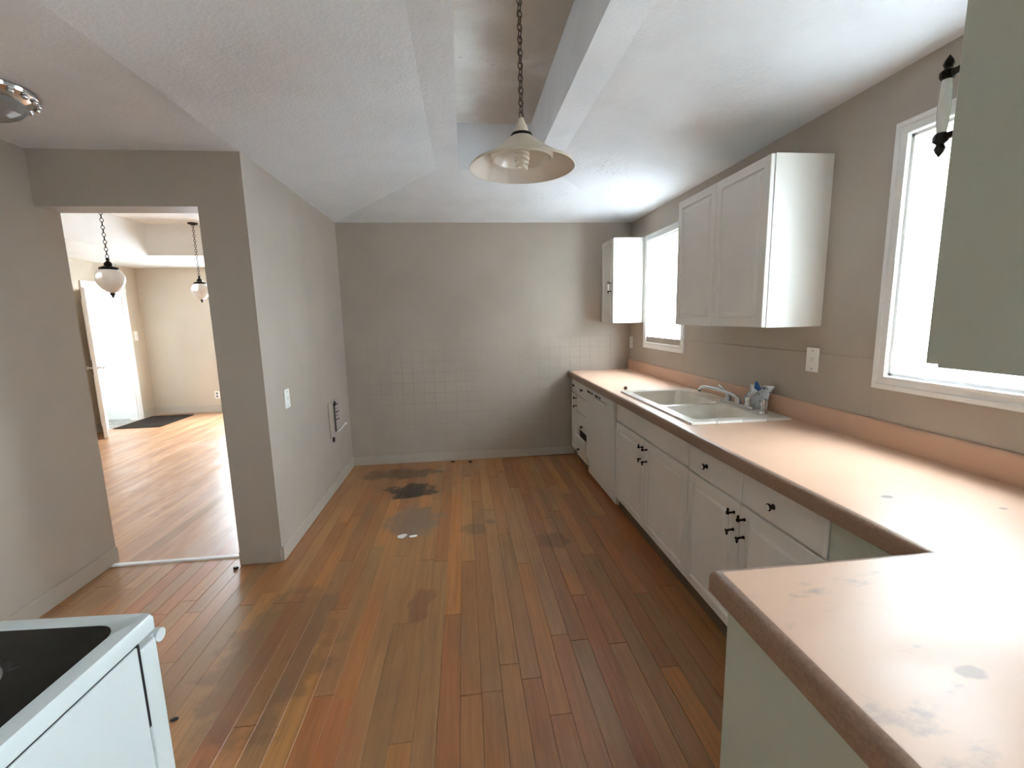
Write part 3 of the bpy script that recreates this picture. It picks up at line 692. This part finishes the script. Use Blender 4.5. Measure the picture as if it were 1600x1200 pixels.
# ------------------------------------------------------------------ globe pendants of the adjoining room
def globe(x, y, z, label):
    g_ = thing('globe_pendant', label, 'lamp', (x, y, z), 'white glass globe pendants beyond the doorway')
    bm = bmesh.new(); lathe(bm, [(.060, z+.098), (.088, z+.080), (.107, z+.040), (.108, z+.005), (.094, z-.040), (.066, z-.078), (.034, z-.102), (.012, z-.112)], (x, y, 0), 28, cap0=True, cap1=True); mk('globe', bm, 'milk', g_, 'all')
    bm = bmesh.new(); lathe(bm, [(.068, z+.094), (.074, z+.100), (.070, z+.112), (.050, z+.120), (.030, z+.130), (.034, z+.146), (.022, z+.160), (.010, z+.172), (.016, z+.186), (.006, z+.20)], (x, y, 0), 20, cap0=True, cap1=True); mk('gallery', bm, 'dark_metal', g_, True)
    bm = bmesh.new(); lathe(bm, [(.012, z-.110), (.020, z-.118), (.018, z-.130), (.008, z-.138), (.012, z-.146), (0, z-.158)], (x, y, 0), 12, cap0=True); mk('finial', bm, 'dark_metal', g_, True)
    mk('chain', chain(z+.21, TN-.03, x, y, .012, .003, 1.6), 'dark_metal', g_, True)
    bm = bmesh.new(); lathe(bm, [(.06, TN), (.055, TN-.015), (.01, TN-.032), (0, TN-.034)], (x, y, 0), 20); mk('canopy', bm, 'dark_metal', g_, True)
globe(-3.158, 4.5, 1.897, 'white glass globe pendant nearer the doorway, left of the two')
globe(-3.473, 6.5, 1.924, 'white glass globe pendant farther off, partly behind the doorway jamb')

# ------------------------------------------------------------------ switches, outlets, wall plate
def plate_x(x, sgn, y, z, label, cat, kind, w=.075, h=.118):
    nm = 'light_switch' if kind == 's' else 'wall_outlet'
    r = thing(nm, label, cat, (x, y, z-h/2)); a_, b_ = sorted((x, x+sgn*.006))
    mk('plate', BX(a_, b_, y-w/2, y+w/2, z-h/2, z+h/2, r=.002), 'plate', r)
    if kind == 's':
        a_, b_ = sorted((x+sgn*.005, x+sgn*.016)); mk('toggle', BX(a_, b_, y-.005, y+.005, z-.008, z+.012, r=.001), 'plate', r)
    else:
        a_, b_ = sorted((x+sgn*.005, x+sgn*.0085))
        for s in (1, -1):
            f_ = mk('receptacle', BX(a_, b_, y-.016, y+.016, z+s*.021-.014, z+s*.021+.014, r=.001), 'plate', r)
            a2, b2 = sorted((x+sgn*.008, x+sgn*.0088))
            for t in (-.006, .006): mk('slot', BX(a2, b2, y+t-.0012, y+t+.0012, z+s*.021-.005, z+s*.021+.005), 'black', f_)
    for s in (1, -1):
        a_, b_ = sorted((x+sgn*.0055, x+sgn*.0072)); mk('screw', BX(a_, b_, y-.003, y+.003, z+s*h*.38-.003, z+s*h*.38+.003), 'grey_plastic', r)
plate_x(XL, 1, 3.056, .984, 'white switch plate on the left wall near the doorway corner', 'switch', 's', .08, .125)
plate_x(XR-.006, -1, 2.072, 1.236, 'white switch plate on the right wall under the double wall cabinet', 'switch', 's', .082, .122)
plate_x(XR-.006, -1, 4.545, 1.196, 'white outlet plate in the far corner under the small wall cabinet', 'outlet', 'o', .078, .122)
plate_x(XN, 1, 7.755, 1.325, 'white switch plate beside the entry door beyond the doorway', 'switch', 's', .08, .15)
r = thing('wall_outlet', 'white outlet plate low on the far wall beyond the doorway', 'outlet', (-4.19, YF, .24))
mk('plate', BX(-4.23, -4.15, YF-.006, YF, .235, .36, r=.002), 'plate', r)
for zz in (.272, .322): mk('receptacle', BX(-4.206, -4.174, YF-.009, YF-.005, zz-.016, zz+.016), 'grey_plastic', r)
# old wall fitting with slot
r = thing('wall_fitting', 'white recessed wall fitting with a dark vertical slot, low on the left wall', 'wall fitting', (XL, 4.06, .45))
mk('plate', BX(XL, XL+.008, 3.905, 4.235, .475, .785, r=.003), 'wall', r)
mk('slot', BX(XL+.006, XL+.0095, 4.035, 4.085, .50, .765), 'black', r)
bm = bmesh.new(); lathe(bm, [(.024, 0), (.022, .006), (.0, .008)], (XL+.010, 4.075, .755), 12, 'x', cap0=True); mk('knob', bm, 'black', r, True)
for k in range(5): mk('tab', BX(XL+.009, XL+.022, 4.095, 4.16, .60+.034*k, .608+.034*k), 'base' if k % 2 else 'grey_plastic', r)
bm = bmesh.new(); tube(bm, [(XL+.03, 4.02, .505), (XL+.035, 4.10, .510), (XL+.035, 4.22, .520), (XL+.035, 4.30, .522)], [.008, .008, .008, .013], 8); mk('lever', bm, 'plate', r, True)
bm = bmesh.new(); tube(bm, [(XL+.009, 4.02, .505), (XL+.032, 4.02, .505)], .006, 8); mk('lever_post', bm, 'plate', r, True)
bm = bmesh.new(); lathe(bm, [(.024, 0), (.022, .010), (.0, .012)], (XL+.001, 3.985, .447), 12, 'x', cap0=True); mk('screw_cap', bm, 'black', r, True)

# ------------------------------------------------------------------ stove
sv = thing('stove', 'white electric stove with a black glass cooktop in the near left corner', 'stove', (-1.037, .578, 0), rotz=math.radians(-3))
hw, hd = .38, .33
mk('body', BX(-hw, hw, -hd, hd-.045, .015, .876, r=.003), 'appliance', sv, local=True)
mk('seam', BX(-hw+.006, hw-.003, -hd+.004, hd-.04, .8755, .886), 'black', sv, local=True)
bm = bmesh.new()
loft(bm, [rrect(-hw-.004, hw+.004, -hd, hd+.004, .012, .885), rrect(-hw-.004, hw+.004, -hd, hd+.004, .012, .908), rrect(-hw, hw, -hd+.004, hd, .012, .916), rrect(-hw+.03, hw-.03, -hd+.05, hd-.028, .040, .917), rrect(-hw+.034, hw-.034, -hd+.054, hd-.032, .040, .913)])
tp = mk('cooktop_frame', bm, 'appliance', sv, True, local=True)
bm = bmesh.new(); loft(bm, [rrect(-hw+.033, hw-.033, -hd+.053, hd-.031, .040, .910), rrect(-hw+.033, hw-.033, -hd+.053, hd-.031, .040, .9155)]); gl_ = mk('glass_top', bm, 'cooktop', tp, local=True)
for bx_, by_, br in ((-.18, .13, .105), (.18, .13, .085), (-.18, -.12, .085), (.18, -.12, .105)):
    bm = bmesh.new(); lathe(bm, [(br, .9156), (br-.002, .9160), (br-.004, .9156)], (bx_, by_, 0), 40); mk('burner_ring', bm, 'grey_plastic', tp, True, local=True)
dr = mk('oven_door', BX(-hw+.002, hw-.002, hd-.038, hd+.004, .235, .862, r=.004), 'appliance', sv, local=True)
mk('door_window', BX(-.24, .24, hd+.003, hd+.006, .36, .68), 'oven_glass', dr, local=True)
mk('vent_gap', BX(-hw+.004, hw-.001, hd-.046, hd-.040, .70, .878), 'black', sv, local=True)
bm = bmesh.new(); tube(bm, [(-.34, hd+.045, .835), (.355, hd+.045, .835)], .014, 12); hb = mk('handle', bm, 'appliance', dr, True, local=True)
for s in (-.30, .335):
    mk('handle_post', BX(s-.014, s+.014, hd+.003, hd+.040, .800, .846, r=.004), 'appliance', dr, local=True)
mk('storage_drawer', BX(-hw+.002, hw-.002, hd-.038, hd+.004, .05, .228, r=.004), 'appliance', sv, local=True)
bg_ = mk('backguard', BX(-hw, hw, -hd, -hd+.055, .905, 1.11, r=.006), 'appliance', sv, local=True)
for kx in (-.31, -.22, .22, .31):
    bm = bmesh.new(); lathe(bm, [(.024, 0), (.022, .016), (.016, .022), (0, .023)], (kx, -hd+.055, 1.02), 16, 'y', cap0=True); mk('knob', bm, 'appliance', bg_, True, local=True)

# ------------------------------------------------------------------ doormat, floor debris
mt = mk('doormat', BX(-5.14, -4.5, 6.93, 7.78, .001, .012, r=.003), 'mat'); tag(mt, 'dark woven doormat lying in front of the entry door', 'doormat')
def flake(name, x, y, size, mat, label, cat, seed, h=.004, z=0):
    rr = random.Random(seed); bm = bmesh.new(); n = 9; ring = []
    rads = [size*rr.uniform(.55, 1.1) for _ in range(n)]
    loft(bm, [[(x+k*rads[i]*math.cos(2*math.pi*i/n)*1.3, y+k*rads[i]*math.sin(2*math.pi*i/n), z+zz) for i in range(n)] for k, zz in ((1, .0004), (.96, h*.6), (.6, h))])
    return tag(mk(name, bm, mat), label, cat)
flake('paint_flake', -.475, 2.965, .034, 'trim', 'larger white paint flake lying on the worn floor', 'flake', 1)
flake('paint_flake', -.40, 2.955, .022, 'trim', 'small white paint flake beside the larger one', 'flake', 2)
flake('debris_bit', -1.44, 2.70, .016, 'black', 'black bit of debris at the foot of the doorway jamb', 'debris', 3, .012)
flake('debris_bit', .02, 4.50, .022, 'black', 'black bit of debris against the back wall baseboard', 'debris', 4, .012)
flake('debris_bit', -.16, 4.53, .016, 'black', 'smaller black bit by the back baseboard, left of the larger', 'debris', 5, .010)
flake('debris_bit', -1.15, 1.62, .012, 'black', 'tiny black crumb on the floor past the stove', 'debris', 6, .006)
